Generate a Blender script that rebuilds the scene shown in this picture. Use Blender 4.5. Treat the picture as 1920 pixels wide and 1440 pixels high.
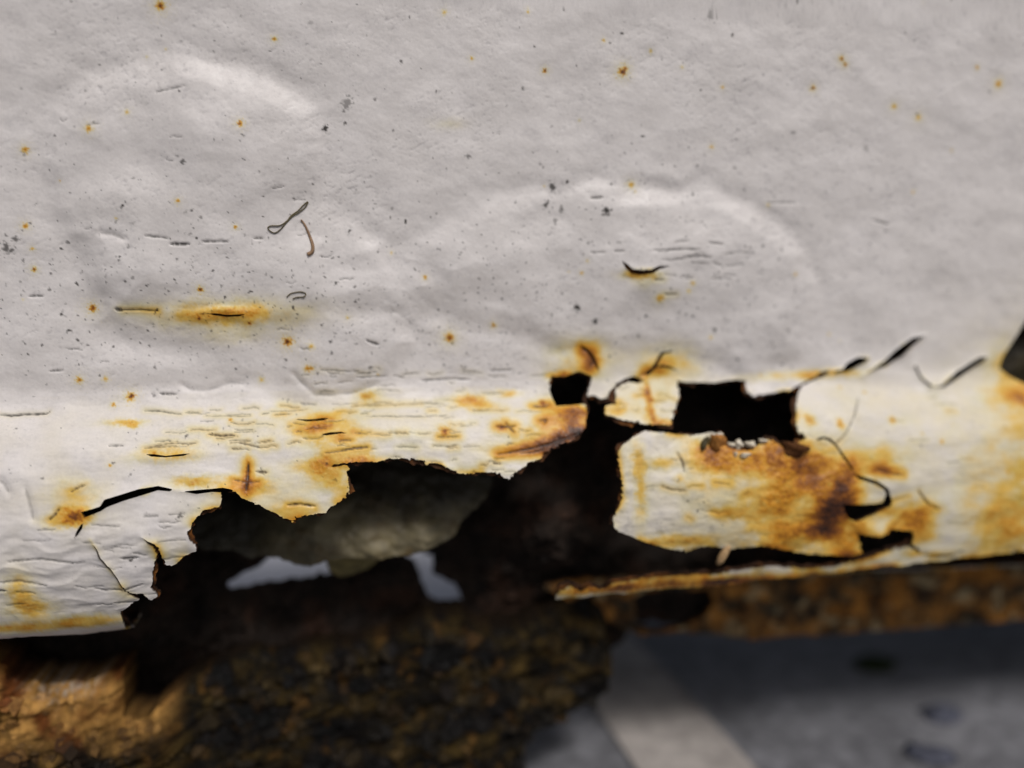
import bpy, math, random
import numpy as np
from mathutils import Vector, Matrix

for o in list(bpy.data.objects):
    bpy.data.objects.remove(o, do_unlink=True)
sc = bpy.context.scene
COL = sc.collection

# ------------------------------------------------------------------ camera
FPX = 1450.0                       # focal length in pixels of a 1920 wide frame
YAW, PITCH = math.radians(8.0), math.radians(10.0)
CAM = np.array([0.0, -0.20, 0.45])
GZ = 0.28                          # height of the ground
fwd = np.array([math.sin(YAW) * math.cos(PITCH), math.cos(YAW) * math.cos(PITCH), -math.sin(PITCH)])
rgt = np.array([math.cos(YAW), -math.sin(YAW), 0.0])
upv = np.cross(rgt, fwd)
cd = bpy.data.cameras.new('camera')
cam = bpy.data.objects.new('camera', cd)
COL.objects.link(cam)
cam.matrix_world = Matrix(((rgt[0], upv[0], -fwd[0], CAM[0]), (rgt[1], upv[1], -fwd[1], CAM[1]),
                           (rgt[2], upv[2], -fwd[2], CAM[2]), (0, 0, 0, 1)))
cd.sensor_width = 36.0
cd.lens = 36.0 * FPX / 1920.0
cd.clip_start = 0.01
cd.clip_end = 200.0
cd.dof.use_dof = True
cd.dof.focus_distance = 0.187
cd.dof.aperture_fstop = 2.5
cd.dof.aperture_blades = 0
sc.camera = cam

# ------------------------------------------------------------------ sky and sun (overcast, soft light from the front left)
SUN_AZ, SUN_EL = math.radians(-14), math.radians(54)
w = bpy.data.worlds.new('World'); sc.world = w; w.use_nodes = True
nt = w.node_tree; nt.nodes.clear()
sky = nt.nodes.new('ShaderNodeTexSky'); sky.sky_type = 'NISHITA'; sky.sun_disc = False
sky.sun_elevation = SUN_EL; sky.sun_rotation = math.pi + SUN_AZ
sky.air_density = 1.0; sky.dust_density = 4.0; sky.ozone_density = 1.0
hs = nt.nodes.new('ShaderNodeHueSaturation'); hs.inputs['Saturation'].default_value = 0.6
bg = nt.nodes.new('ShaderNodeBackground'); bg.inputs['Strength'].default_value = 0.05
wo = nt.nodes.new('ShaderNodeOutputWorld')
nt.links.new(sky.outputs[0], hs.inputs['Color']); nt.links.new(hs.outputs[0], bg.inputs[0]); nt.links.new(bg.outputs[0], wo.inputs[0])
sd = bpy.data.lights.new('sun', 'SUN'); sd.energy = 1.5; sd.angle = math.radians(10); sd.color = (1.0, 0.97, 0.945)
sun = bpy.data.objects.new('sun', sd); COL.objects.link(sun)
to_sun = Vector((-math.sin(SUN_AZ) * math.cos(SUN_EL), -math.cos(SUN_AZ) * math.cos(SUN_EL), math.sin(SUN_EL)))
sun.rotation_euler = to_sun.to_track_quat('Z', 'Y').to_euler()
sun.location = (-0.5, -1.2, 1.2)
sc.view_settings.view_transform = 'Standard'; sc.view_settings.look = 'None'
sc.view_settings.exposure = 0.24; sc.view_settings.gamma = 1.0
sc.view_settings.use_curve_mapping = False
sc.cycles.max_bounces = 6

# ------------------------------------------------------------------ numeric helpers
def ray(px, py):
    px = np.asarray(px, float); py = np.asarray(py, float)
    a = (px - 960.0) / FPX; b = (720.0 - py) / FPX
    return fwd + a[..., None] * rgt + b[..., None] * upv

def on_y(px, py, y):                 # a point seen at a pixel, on the upright plane at y
    d = ray(px, py); t = (y - CAM[1]) / d[..., 1]
    return CAM + t[..., None] * d

def on_ground(px, py, z=GZ):
    d = ray(px, py); t = (z - CAM[2]) / d[..., 2]
    return CAM + t[..., None] * d

_pr = np.random.default_rng(1234)
_PERM = np.tile(_pr.permutation(4096).astype(np.int32), 2)
_ang = (_pr.random(4096) * 2 * math.pi)
_GX = np.cos(_ang).astype(np.float32) * 1.5; _GY = np.sin(_ang).astype(np.float32) * 1.5
def noise(x, y, seed=0):             # gradient noise, about -1..1
    x = np.asarray(x, np.float64) + seed * 13.7; y = np.asarray(y, np.float64) + seed * 7.3
    x0 = np.floor(x); y0 = np.floor(y); fx = (x - x0).astype(np.float32); fy = (y - y0).astype(np.float32)
    ix = x0.astype(np.int32) & 4095; iy = y0.astype(np.int32) & 4095
    ux = fx * fx * fx * (fx * (fx * 6 - 15) + 10); uy = fy * fy * fy * (fy * (fy * 6 - 15) + 10)
    a0 = _PERM[ix]; a1 = _PERM[ix + 1]; sd_ = (seed * 131) & 4095
    def g(a, yy, dx, dy):
        k = _PERM[(a + yy + sd_) & 4095]; return _GX[k] * dx + _GY[k] * dy
    n00 = g(a0, iy, fx, fy); n10 = g(a1, iy, fx - 1, fy)
    n01 = g(a0, iy + 1, fx, fy - 1); n11 = g(a1, iy + 1, fx - 1, fy - 1)
    n0 = n00 + (n10 - n00) * ux; n1 = n01 + (n11 - n01) * ux
    return n0 + (n1 - n0) * uy

def fbm(x, y, oct=4, seed=0, gain=0.5):
    s = 0.0; a = 1.0; f = 1.0; t = 0.0
    for k in range(oct):
        s = s + a * noise(x * f + k * 17.3, y * f - k * 9.1, seed + k); t += a; a *= gain; f *= 2.03
    return s / t

def sstep(a, b, x):
    t = np.clip((x - a) / (b - a), 0, 1); return t * t * (3 - 2 * t)

def seg_dist(x, y, p, closed):
    p = np.asarray(p, np.float32); x = x.astype(np.float32); y = y.astype(np.float32)
    d = np.full(x.shape, 1e9, np.float32)
    n = len(p)
    for i in range(n if closed else n - 1):
        ax, ay = p[i]; bx, by = p[(i + 1) % n]
        ex, ey = bx - ax, by - ay; L = ex * ex + ey * ey + 1e-20
        t = np.clip(((x - ax) * ex + (y - ay) * ey) / L, 0, 1)
        d = np.minimum(d, (x - ax - t * ex) ** 2 + (y - ay - t * ey) ** 2)
    return np.sqrt(d)

def inside(x, y, p):
    r = np.zeros(x.shape, bool); n = len(p)
    for i in range(n):
        ax, ay = p[i]; bx, by = p[(i + 1) % n]
        if ay == by: continue
        c = (ay > y) != (by > y)
        r ^= c & (x < (bx - ax) * (y - ay) / (by - ay) + ax)
    return r

def poly_sdf(x, y, p, margin=6.0):   # negative inside; only evaluated near the polygon
    p = np.asarray(p)
    out = np.full(x.shape, margin)
    m = near(x, y, p[:, 0].min() - margin, p[:, 0].max() + margin, p[:, 1].min() - margin, p[:, 1].max() + margin)
    if len(m):
        xs, ys = x[m], y[m]
        d = seg_dist(xs, ys, p, True)
        out[m] = np.minimum(np.where(inside(xs, ys, p), -d, d), margin)
    return out

_order = {}
def near(x, y, x0, x1, y0, y1):
    """indices of the points inside a box, from a cached ordering by x"""
    k = (id(x), len(x))
    if k not in _order:
        if len(_order) > 12: _order.clear()
        o = np.argsort(x, kind='stable'); _order[k] = (o, x[o], x)
    o, xs, _ = _order[k]
    c = o[np.searchsorted(xs, x0):np.searchsorted(xs, x1)]
    yy = y[c]
    return c[(yy > y0) & (yy < y1)]

def line_dist(x, y, p, margin=3.0):
    """distance to an open line and the fraction along it"""
    p = np.asarray(p)
    m = near(x, y, p[:, 0].min() - margin, p[:, 0].max() + margin, p[:, 1].min() - margin, p[:, 1].max() + margin)
    if not len(m): return m, None, None
    xs, ys = x[m], y[m]
    best = np.full(xs.shape, 1e9); f = np.zeros(xs.shape)
    L = np.sqrt(((p[1:] - p[:-1]) ** 2).sum(1)); cum = np.concatenate([[0], np.cumsum(L)])
    for i in range(len(p) - 1):
        ex, ey = p[i + 1] - p[i]
        t = np.clip(((xs - p[i, 0]) * ex + (ys - p[i, 1]) * ey) / (ex * ex + ey * ey + 1e-20), 0, 1)
        d = np.hypot(xs - p[i, 0] - t * ex, ys - p[i, 1] - t * ey)
        b = d < best; best = np.where(b, d, best); f = np.where(b, (cum[i] + t * L[i]) / cum[-1], f)
    return m, best, f

def lin(r, g, b):
    v = np.array([r, g, b]) / 255.0
    return np.where(v <= 0.04045, v / 12.92, ((v + 0.055) / 1.055) ** 2.4)

def axis(lo, hi, flo, fhi, fine, coarse):
    a = np.arange(flo, lo, -coarse)[::-1] if flo > lo else np.array([flo])
    b = np.arange(flo, fhi, fine)
    c = np.arange(fhi, hi + coarse, coarse)
    return np.unique(np.round(np.concatenate([a, b, c]), 5))

# ------------------------------------------------------------------ clipped sheet builder
def clip_grid(A, B, keep):
    """quads of the grid A x B where keep > 0, cut along keep = 0.
    returns a, b of the vertices, faces (list of index arrays) and contour edges"""
    na, nb = len(A), len(B)
    ga, gb = np.meshgrid(A, B, indexing='ij')
    d = keep(ga.ravel(), gb.ravel())
    d = np.where(np.abs(d) < 1e-6, 1e-6, d)
    ok = (d > 0).reshape(na, nb)
    idx = np.arange(na * nb).reshape(na, nb)
    c00, c10, c11, c01 = idx[:-1, :-1], idx[1:, :-1], idx[1:, 1:], idx[:-1, 1:]
    cnt = ok[:-1, :-1].astype(int) + ok[1:, :-1] + ok[1:, 1:] + ok[:-1, 1:]
    full = cnt == 4
    quads = np.stack([c00[full], c10[full], c11[full], c01[full]], 1)
    mixed = (cnt > 0) & (cnt < 4)
    av = ga.ravel().tolist(); bv = gb.ravel().tolist(); dl = d
    na_, nb_ = [], []
    cache = {}; base = na * nb
    def cut(i, j):
        k = (i, j) if i < j else (j, i)
        v = cache.get(k)
        if v is None:
            t = dl[k[0]] / (dl[k[0]] - dl[k[1]])
            na_.append(av[k[0]] + t * (av[k[1]] - av[k[0]])); nb_.append(bv[k[0]] + t * (bv[k[1]] - bv[k[0]]))
            v = base + len(na_) - 1; cache[k] = v
        return v
    polys, edges = [], []
    for q in np.stack([c00[mixed], c10[mixed], c11[mixed], c01[mixed]], 1).tolist():
        for tri in ((q[0], q[1], q[2]), (q[0], q[2], q[3])):
            k = [dl[i] > 0 for i in tri]; s = sum(k)
            if s == 0: continue
            if s == 3: polys.append(tri); continue
            out, cuts = [], []
            for m in range(3):
                i, j = tri[m], tri[(m + 1) % 3]
                if k[m]: out.append(i)
                if k[m] != k[(m + 1) % 3]:
                    c = cut(i, j); out.append(c); cuts.append((c, k[m]))
            polys.append(tuple(out))
            if len(cuts) == 2:
                e0 = [c for c, f in cuts if f][0]; e1 = [c for c, f in cuts if not f][0]
                edges.append((e0, e1))
    a = np.concatenate([ga.ravel(), np.array(na_)]) if na_ else ga.ravel()
    b = np.concatenate([gb.ravel(), np.array(nb_)]) if nb_ else gb.ravel()
    return a, b, quads, polys, edges

def link(name, me, mat, parent=None):
    o = bpy.data.objects.new(name, me); COL.objects.link(o)
    if mat is not None: me.materials.append(mat)
    if parent is not None: o.parent = parent
    return o

def raw_mesh(name, P, faces_flat, totals, col=None, smooth=True):
    me = bpy.data.meshes.new(name)
    me.vertices.add(len(P)); me.vertices.foreach_set('co', np.ascontiguousarray(P, dtype=np.float32).ravel())
    me.loops.add(len(faces_flat)); me.loops.foreach_set('vertex_index', np.asarray(faces_flat, dtype=np.int32))
    me.polygons.add(len(totals))
    tot = np.asarray(totals, dtype=np.int32)
    st = np.concatenate([[0], np.cumsum(tot)[:-1]]).astype(np.int32)
    me.polygons.foreach_set('loop_start', st)
    me.polygons.foreach_set('use_smooth', np.full(len(tot), smooth))
    me.update(calc_edges=True)
    me.validate()
    if col is not None:
        at = me.color_attributes.new('tint', 'FLOAT_COLOR', 'POINT')
        at.data.foreach_set('color', np.concatenate([col, np.ones((len(col), 1))], 1).astype(np.float32).ravel())
    return me

def sheet(names, A, B, keep, pos, colour, mat, parent, thick, rim_col, split=None, flip=False, rim_mat=None):
    """names: list of part names; split(a, b) -> index of the part a face belongs to"""
    a, b, quads, polys, edges = clip_grid(A, B, keep)
    P, N = pos(a, b)
    C = colour(a, b)
    objs = []
    fq = split(a[quads].mean(1), b[quads].mean(1)) if split else np.zeros(len(quads), int)
    if split and polys:
        pc = np.array([[np.mean(a[list(p)]), np.mean(b[list(p)])] for p in polys]); fp = split(pc[:, 0], pc[:, 1])
        ec = np.array([[np.mean(a[list(p)]), np.mean(b[list(p)])] for p in edges]); fe = split(ec[:, 0], ec[:, 1])
    else:
        fp = np.zeros(len(polys), int); fe = np.zeros(len(edges), int)
    for k, nm in enumerate(names):
        Q = quads[fq == k]; PL = [p for p, f in zip(polys, fp) if f == k]; E = [e for e, f in zip(edges, fe) if f == k]
        flat = Q.ravel().tolist(); tot = [4] * len(Q)
        for p in PL: flat.extend(p); tot.append(len(p))
        flat = np.array(flat, int)
        VP, VC = P, C
        if thick and E:
            ev = np.unique(np.array(E).ravel()); m = {int(v): len(P) + i for i, v in enumerate(ev)}
            m2 = {int(v): len(P) + len(ev) + i for i, v in enumerate(ev)}
            top = P[ev].copy()
            bot = P[ev] - N[ev] * thick
            VP = np.concatenate([P, top, bot]); VC = np.concatenate([C, C[ev] * 0.6 + rim_col * 0.4, np.tile(rim_col, (len(ev), 1))])
            ex = []
            for i, j in E: ex.extend((m[j], m[i], m2[i], m2[j])); tot.append(4)
            flat = np.concatenate([flat, np.array(ex, int)])
        used = np.unique(flat); rm = np.full(len(VP), -1); rm[used] = np.arange(len(used))
        flat = rm[flat]
        if flip:
            st = np.concatenate([[0], np.cumsum(tot)]); flat = np.concatenate([flat[st[i]:st[i + 1]][::-1] for i in range(len(tot))])
        objs.append(link(nm, raw_mesh(nm, VP[used], flat, tot, VC[used]), mat, parent))
    return objs

# ------------------------------------------------------------------ materials
def material(name, rough=0.5, spec=0.4, bumps=(), mottles=(), rough_var=0.0, scale=1.0, attr=True, base=(0.5, 0.5, 0.5)):
    """colour from the 'tint' attribute times procedural mottles; bump from procedural noises (scale per metre, strength, distance)"""
    m = bpy.data.materials.new(name); m.use_nodes = True
    t = m.node_tree; L = t.links; bs = t.nodes['Principled BSDF']
    tc = t.nodes.new('ShaderNodeTexCoord')
    if attr:
        c = t.nodes.new('ShaderNodeAttribute'); c.attribute_name = 'tint'; col = c.outputs['Color']
    else:
        c = t.nodes.new('ShaderNodeRGB'); c.outputs[0].default_value = (*base, 1); col = c.outputs[0]
    for sc_, lo, hi, det, tint in mottles:
        n = t.nodes.new('ShaderNodeTexNoise'); n.inputs['Scale'].default_value = sc_; n.inputs['Detail'].default_value = det
        n.inputs['Roughness'].default_value = 0.65
        L.new(tc.outputs['Object'], n.inputs['Vector'])
        r = t.nodes.new('ShaderNodeValToRGB'); e = r.color_ramp.elements
        e[0].position = 0.3; e[0].color = (lo * tint[0], lo * tint[1], lo * tint[2], 1); e[1].position = 0.7; e[1].color = (hi, hi, hi, 1)
        L.new(n.outputs['Fac'], r.inputs['Fac'])
        x = t.nodes.new('ShaderNodeMix'); x.data_type = 'RGBA'; x.blend_type = 'MULTIPLY'; x.inputs['Factor'].default_value = 1.0
        L.new(col, x.inputs['A']); L.new(r.outputs['Color'], x.inputs['B']); col = x.outputs['Result']
    L.new(col, bs.inputs['Base Color'])
    bs.inputs['Roughness'].default_value = rough; bs.inputs['Specular IOR Level'].default_value = spec
    if rough_var:
        n = t.nodes.new('ShaderNodeTexNoise'); n.inputs['Scale'].default_value = 180; n.inputs['Detail'].default_value = 6
        L.new(tc.outputs['Object'], n.inputs['Vector'])
        mr = t.nodes.new('ShaderNodeMapRange'); mr.inputs['From Min'].default_value = 0.3; mr.inputs['From Max'].default_value = 0.7
        mr.inputs['To Min'].default_value = rough - rough_var; mr.inputs['To Max'].default_value = rough + rough_var
        L.new(n.outputs['Fac'], mr.inputs['Value']); L.new(mr.outputs['Result'], bs.inputs['Roughness'])
    nrm = None
    for sc_, st_, dist, det in bumps:
        n = t.nodes.new('ShaderNodeTexNoise'); n.inputs['Scale'].default_value = sc_; n.inputs['Detail'].default_value = det
        n.inputs['Roughness'].default_value = 0.6
        L.new(tc.outputs['Object'], n.inputs['Vector'])
        bp = t.nodes.new('ShaderNodeBump'); bp.inputs['Strength'].default_value = st_; bp.inputs['Distance'].default_value = dist
        L.new(n.outputs['Fac'], bp.inputs['Height'])
        if nrm: L.new(nrm, bp.inputs['Normal'])
        nrm = bp.outputs['Normal']
    if nrm: L.new(nrm, bs.inputs['Normal'])
    return m

M_PAINT = material('aged_white_paint', 0.5, 0.4, bumps=((420, 0.10, 0.0004, 2), (1300, 0.12, 0.0002, 3)),
                   mottles=((60, 0.9, 1.0, 6, (1, 0.995, 0.985)), (1500, 0.93, 1.02, 4, (1, 1, 1))), rough_var=0.1)
M_RUST = material('flaking_rust', 0.8, 0.25, bumps=((260, 0.4, 0.0012, 6), (1800, 0.5, 0.0004, 4)),
                  mottles=((140, 0.45, 1.25, 8, (1, 0.85, 0.7)), (900, 0.6, 1.25, 5, (1, 0.95, 0.9))))
M_CRUST = material('rust_crust', 0.9, 0.12, bumps=((180, 0.35, 0.0015, 4), (900, 0.3, 0.0005, 3)),
                   mottles=((110, 0.45, 1.3, 6, (1, 0.9, 0.75)), (500, 0.7, 1.2, 4, (1, 0.95, 0.9))))
M_DULL = material('dull_primer_metal', 0.55, 0.35, bumps=((300, 0.25, 0.0005, 4), (2000, 0.2, 0.0002, 3)),
                  mottles=((90, 0.6, 1.15, 6, (0.95, 0.9, 0.75)), (700, 0.8, 1.1, 4, (1, 1, 1))))

# ------------------------------------------------------------------ profile of the sill: y over z, crease at s = 0, s grows downwards (metres)
ctrl = [(0.0008, 0.595), (0.0010, 0.545), (0.0012, 0.512), (0.0014, 0.480), (0.0014, 0.452), (0.0012, 0.430), (0.0009, 0.4180), (0.0002, 0.4140), (-0.0016, 0.4105),
        (-0.0060, 0.4060), (-0.0100, 0.4000), (-0.0128, 0.3920), (-0.0142, 0.3830), (-0.0140, 0.3740), (-0.0126, 0.3650),
        (-0.0092, 0.3575), (-0.0038, 0.3537), (0.0030, 0.3524), (0.0090, 0.3526)]
cp = np.array([ctrl[0]] + ctrl + [ctrl[-1]])
pts = []
for i in range(1, len(cp) - 2):
    t = np.linspace(0, 1, 60, endpoint=False)[:, None]
    p0, p1, p2, p3 = cp[i - 1], cp[i], cp[i + 1], cp[i + 2]
    pts.append(0.5 * ((2 * p1) + (-p0 + p2) * t + (2 * p0 - 5 * p1 + 4 * p2 - p3) * t ** 2 + (-p0 + 3 * p1 - 3 * p2 + p3) * t ** 3))
prof = np.concatenate(pts + [cp[-1:]])
ds = np.concatenate([[0], np.cumsum(np.hypot(*(prof[1:] - prof[:-1]).T))])
S0 = ds[np.argmin(np.abs(prof[:, 1] - 0.4130))]
PS = (ds - S0) * 1000.0              # mm
tan = np.gradient(prof, axis=0); tan /= np.linalg.norm(tan, axis=1)[:, None]
PN = np.stack([tan[:, 1], -tan[:, 0]], 1)      # points to -y on the upper face
SMIN, SMAX = PS[0], PS[-1]

def to_panel(px, py):
    """pixels of the photograph -> mm along the panel and mm down its profile"""
    px = np.atleast_1d(np.asarray(px, float)); py = np.atleast_1d(np.asarray(py, float))
    d = ray(px, py); out = np.zeros((len(px), 2))
    for i in range(len(px)):
        g = (prof[:, 0] - CAM[1]) * d[i, 2] - (prof[:, 1] - CAM[2]) * d[i, 1]
        k = np.nonzero(g[:-1] * g[1:] <= 0)[0]
        if len(k) == 0:
            k = np.argmin(np.abs(g)); f = 0.0
        else:
            k = k[0]; f = g[k] / (g[k] - g[k + 1] + 1e-20)
        y = prof[k, 0] + f * (prof[min(k + 1, len(prof) - 1), 0] - prof[k, 0])
        out[i] = ((y - CAM[1]) / d[i, 1] * d[i, 0] + CAM[0]) * 1000.0, PS[k] + f * (PS[min(k + 1, len(PS) - 1)] - PS[k])
    return out

def PP(pairs):
    p = np.array(pairs, float); return to_panel(p[:, 0], p[:, 1])

MM = 200.0 / FPX                     # about one photo pixel in mm on the panel
mmx = MM

# ------------------------------------------------------------------ outlines read on the panel
main_hole = PP([(417,917),(443,921),(452,933),(474,941),(510,959),(536,972),(547,975),(561,970),(583,964),(612,961),(616,953),(631,946),(649,932),
 (656,921),(653,902),(649,888),(653,879),(648,873),(628,876),(616,876),(628,871),(650,868),(684,866),(706,866),(728,860),(757,859),(782,862),(800,868),(822,868),
 (841,877),(855,885),(881,888),(906,885),(928,887),(954,896),(968,886),(994,866),(1016,859),(1023,849),(1052,833),(1074,824),(1088,813),(1098,800),
 (1100,775),(1098,757),(1070,760),(1043,763),(1034,746),(1028,720),(1037,705),(1056,706),(1085,695),(1109,705),(1105,727),(1099,744),(1118,740),(1125,747),(1140,744),
 (1147,729),(1169,711),(1187,705),(1207,713),(1196,719),(1180,717),(1163,721),(1152,737),(1155,748),(1154,757),(1134,762),(1136,778),(1169,789),(1198,793),(1227,797),(1258,798),
 (1262,775),(1274,742),(1270,714),(1278,717),(1340,717),(1380,711),(1400,713),(1400,735),(1413,742),(1439,739),(1479,733),(1501,720),(1526,707),(1550,696),(1562,698),
 (1530,712),(1503,724),(1497,738),
 (1493,753),(1492,793),(1497,811),(1515,819),(1500,828),(1478,843),(1461,833),(1439,823),(1424,834),(1400,846),(1380,846),(1360,838),(1352,815),(1326,811),(1293,817),
 (1242,813),(1205,810),(1183,822),(1161,840),(1158,851),(1161,873),(1165,899),(1169,932),(1158,953),(1147,975),(1158,994),(1183,1004),(1212,1015),(1256,1026),
 (1293,1032),(1315,1021),(1366,1026),(1391,1025),(1424,1019),(1453,1023),(1497,1036),(1548,1039),(1603,1043),(1617,1036),(1608,1008),(1610,1001),(1650,1003),(1668,990),
 (1709,994),(1713,1005),(1709,1019),(1730,1037),(1752,1041),(1780,1040),(1811,1030),(1780,1044),(1750,1046),(1725,1041),(1705,1025),(1676,1034),(1632,1047),(1577,1060),(1530,1066),(1475,1066),(1439,1062),(1384,1070),(1329,1078),
 (1275,1081),(1220,1086),(1183,1091),(1147,1096),(1130,1108),(1107,1104),(1088,1112),(1070,1102),(1048,1112),(1040,1124),(9001,0),(9002,0),(215,1165),(226,1147),(252,1127),(262,1122),(246,1112),(233,1100),(236,1096),(250,1110),(270,1111),(284,1125),(297,1116),(286,1101),(288,1070),(294,1045),(299,1036),(293,1016),(300,1020),(314,1059),(328,1059),(346,1041),(368,1032),(368,1023),(357,1004),
 (355,990),(365,972),(386,955),(412,950),(417,935)])
_x1 = to_panel([1027], [1128])[0, 0]; _x2 = to_panel([216], [1160])[0, 0]
_k = int(np.argmax(main_hole[:, 0])) ; main_hole[_k] = (_x1 - 2, SMAX + 4); main_hole[_k + 1] = (_x2 - 1.0, SMAX + 4)
slits = [PP(p) for p in (
 [(157,958),(177,953),(192,948),(199,936),(226,928),(262,917),(299,911),(328,917),(321,921),(299,919),(270,928),(233,939),(204,950),(193,957),(164,968)],
 [(343,921),(375,918),(400,916),(419,914),(440,918),(420,923),(400,922),(370,926)],
 [(163,977),(158,980),(150,992),(145,1006),(150,1002),(160,988)],
 [(176,1008),(184,1024),(192,1044),(205,1058),(214,1066),(225,1084),(233,1098),(237,1098),(228,1082),(218,1065),(206,1053),(195,1041),(186,1022)],
 [(270,1001),(283,1009),(290,1011),(296,1014),(299,1020),(290,1018),(283,1014)],
 [(1570,698),(1585,680),(1606,669),(1628,671),(1621,678),(1603,688),(1585,697)],
 [(1560,697),(1572,692),(1575,697),(1562,702)],
 [(1615,706),(1639,687),(1658,676),(1679,655),(1709,633),(1734,629),(1712,647),(1690,669),(1658,687),(1640,692)],
 [(1741,729),(1763,725),(1789,698),(1833,669),(1849,669),(1840,678),(1803,703),(1767,729)],
 [(1712,686),(1716,684),(1724,706),(1744,727),(1740,730),(1720,708)],
 [(1577,945),(1621,945),(1654,943),(1659,925),(1654,917),(1640,908),(1606,897),(1598,885),(1606,890),(1643,902),(1662,915),(1672,939),(1668,950),(1639,965),(1606,979),(1590,972),(1585,962)],
 [(1526,827),(1535,821),(1544,819),(1556,822),(1568,833),(1580,850),(1588,862),(1600,884),(1594,880),(1584,865),(1574,848),(1563,834),(1552,826),(1543,823),(1535,826)],
 [(1160,488),(1171,495),(1180,504),(1196,506),(1212,505),(1228,498),(1252,498),(1229,504),(1216,512),(1197,515),(1177,513),(1167,502)],
 [(390,587),(410,586),(430,589),(455,588),(470,586),(452,592),(430,593),(408,590)],
 [(273,852),(290,852),(312,856),(345,852),(360,851),(345,856),(312,859),(285,857)],
 [(548,787),(575,788),(605,785),(620,786),(605,790),(575,792)],
 [(600,816),(620,812),(640,811),(652,814),(635,815),(612,818)],
 [(1085,645),(1100,652),(1115,668),(1125,698),(1118,690),(1108,670),(1098,658)],
 [(1205,700),(1220,690),(1232,672),(1240,660),(1275,655),(1245,664),(1236,678),(1228,692),(1216,704)],
 [(1225,690),(1240,683),(1255,686),(1275,697),(1252,690),(1240,689)],
)]
SLITS = slits
notch = PP([(1928,590),(1900,640),(1880,672),(1874,690),(1890,704),(1925,722),(2100,760),(2100,560)])

_hdc = {}
def hole_dist(x, s):
    k = (id(x), len(x))
    if k not in _hdc:
        _hdc.clear(); _hdc[k] = (poly_sdf(x, s, main_hole, 6.0), x)
    return _hdc[k][0]

def edge_noise(x, s):
    m = 0.3 + 0.8 * sstep(-0.2, 0.3, fbm(x * 0.11, s * 0.11, 2, 19))
    return m * (0.9 * fbm(x * 0.4, s * 0.4, 4, 5, .6) + 0.5 * noise(x * 1.3, s * 1.3, 11) + 0.25 * noise(x * 2.6, s * 2.6, 12))

def right_edge(x):
    return 0

def hole_sdf(x, s, slit_grow=0.0):
    d = poly_sdf(x, s, main_hole, 12.0)
    d = np.where(np.abs(d) < 3, d + edge_noise(x, s), d)
    for q in slits:
        d = np.minimum(d, poly_sdf(x, s, q, 4.0) - slit_grow)
    d = np.minimum(d, poly_sdf(x, s, notch, 4.0))
    return d

# ------------------------------------------------------------------ relief of the paint: blisters, bulges, wrinkles (mm outwards)
blisters = [ # outline, height, rim width mm
 (PP([(118,215),(180,172),(260,143),(350,128),(450,145),(530,180),(580,215),(602,262),(588,315),(572,372),(590,400),(640,425),(700,462),(760,505),(800,535),(790,570),(740,590),(760,640),(730,690),(640,730),(560,740),(480,700),(380,640),(280,620),(190,600),(180,520),(150,450),(110,390),(100,300)]), 3.3, 5.2),
 (PP([(190,430),(240,445),(330,460),(440,450),(540,430),(585,470),(580,540),(540,590),(420,612),(300,606),(230,590),(190,520)]), 1.6, 7.0),
 (PP([(550,700),(565,650),(620,610),(700,605),(755,640),(745,700),(690,735),(600,742)]), 1.8, 4.5),
 (PP([(1060,375),(1120,360),(1200,372),(1330,376),(1400,400),(1450,440),(1492,475),(1520,560),(1500,660),(1400,690),(1280,650),(1150,640),(1060,640),(940,600),(800,560),(760,480),(900,390)]), 2.9, 4.6),
 (PP([(1060,460),(1180,470),(1300,460),(1370,500),(1360,560),(1260,600),(1140,590),(1060,540)]), 0.8, 7.0),
]
bulges = [ # px, py, rx, ry, mm
 (180,380,26,34,.6),(150,440,30,18,.4),(690,470,60,18,.4),(1255,328,50,14,.4),(1150,350,40,12,.4),(1000,380,30,20,.4),(240,520,60,40,.5),(1320,330,30,12,-.3),(1060,400,30,24,-.4),(640,560,60,40,.5),(860,600,70,40,.4),(880,420,60,40,.4),(200,690,80,30,.6),(420,690,60,20,.4),(1600,560,80,40,.4),(1750,480,60,60,.4),(1450,600,50,30,.4),(760,200,60,30,.3),(60,620,50,50,.5),
 (300,985,160,60,1.3),(250,1050,60,80,0.8),(80,1000,90,70,0.8),(90,1090,120,50,0.7),(420,590,90,14,0.7),(430,580,60,6,0.4),
 (1380,930,200,110,2.2),(1230,760,60,40,0.6),(1560,1000,60,40,-1.5),(1650,1000,60,25,1.2),(1600,760,100,60,0.8),(1690,900,60,40,0.8),
 (1640,700,60,22,0.8),(1780,720,60,30,0.6),(700,800,200,50,0.5),(1000,790,110,40,0.4),(60,900,60,50,0.5),(1090,690,40,20,0.6),(1240,690,40,16,0.5),
 (1195,505,40,10,0.5),(320,855,50,7,0.4),(600,800,60,20,0.3),(1510,880,50,30,-0.8),(1460,1000,90,20,0.6)]
B_P = [(PP([(b[0], b[1])])[0], b[2] * MM, b[3] * MM, b[4]) for b in bulges]
cracks_fold_shade = [] # (points, half width mm, rust; negative for painted fold shade)
def crk(pts, wpx=3.0, rust=0.0):
    cracks_fold_shade.append((PP(pts), wpx * MM * 0.5, rust))
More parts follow.
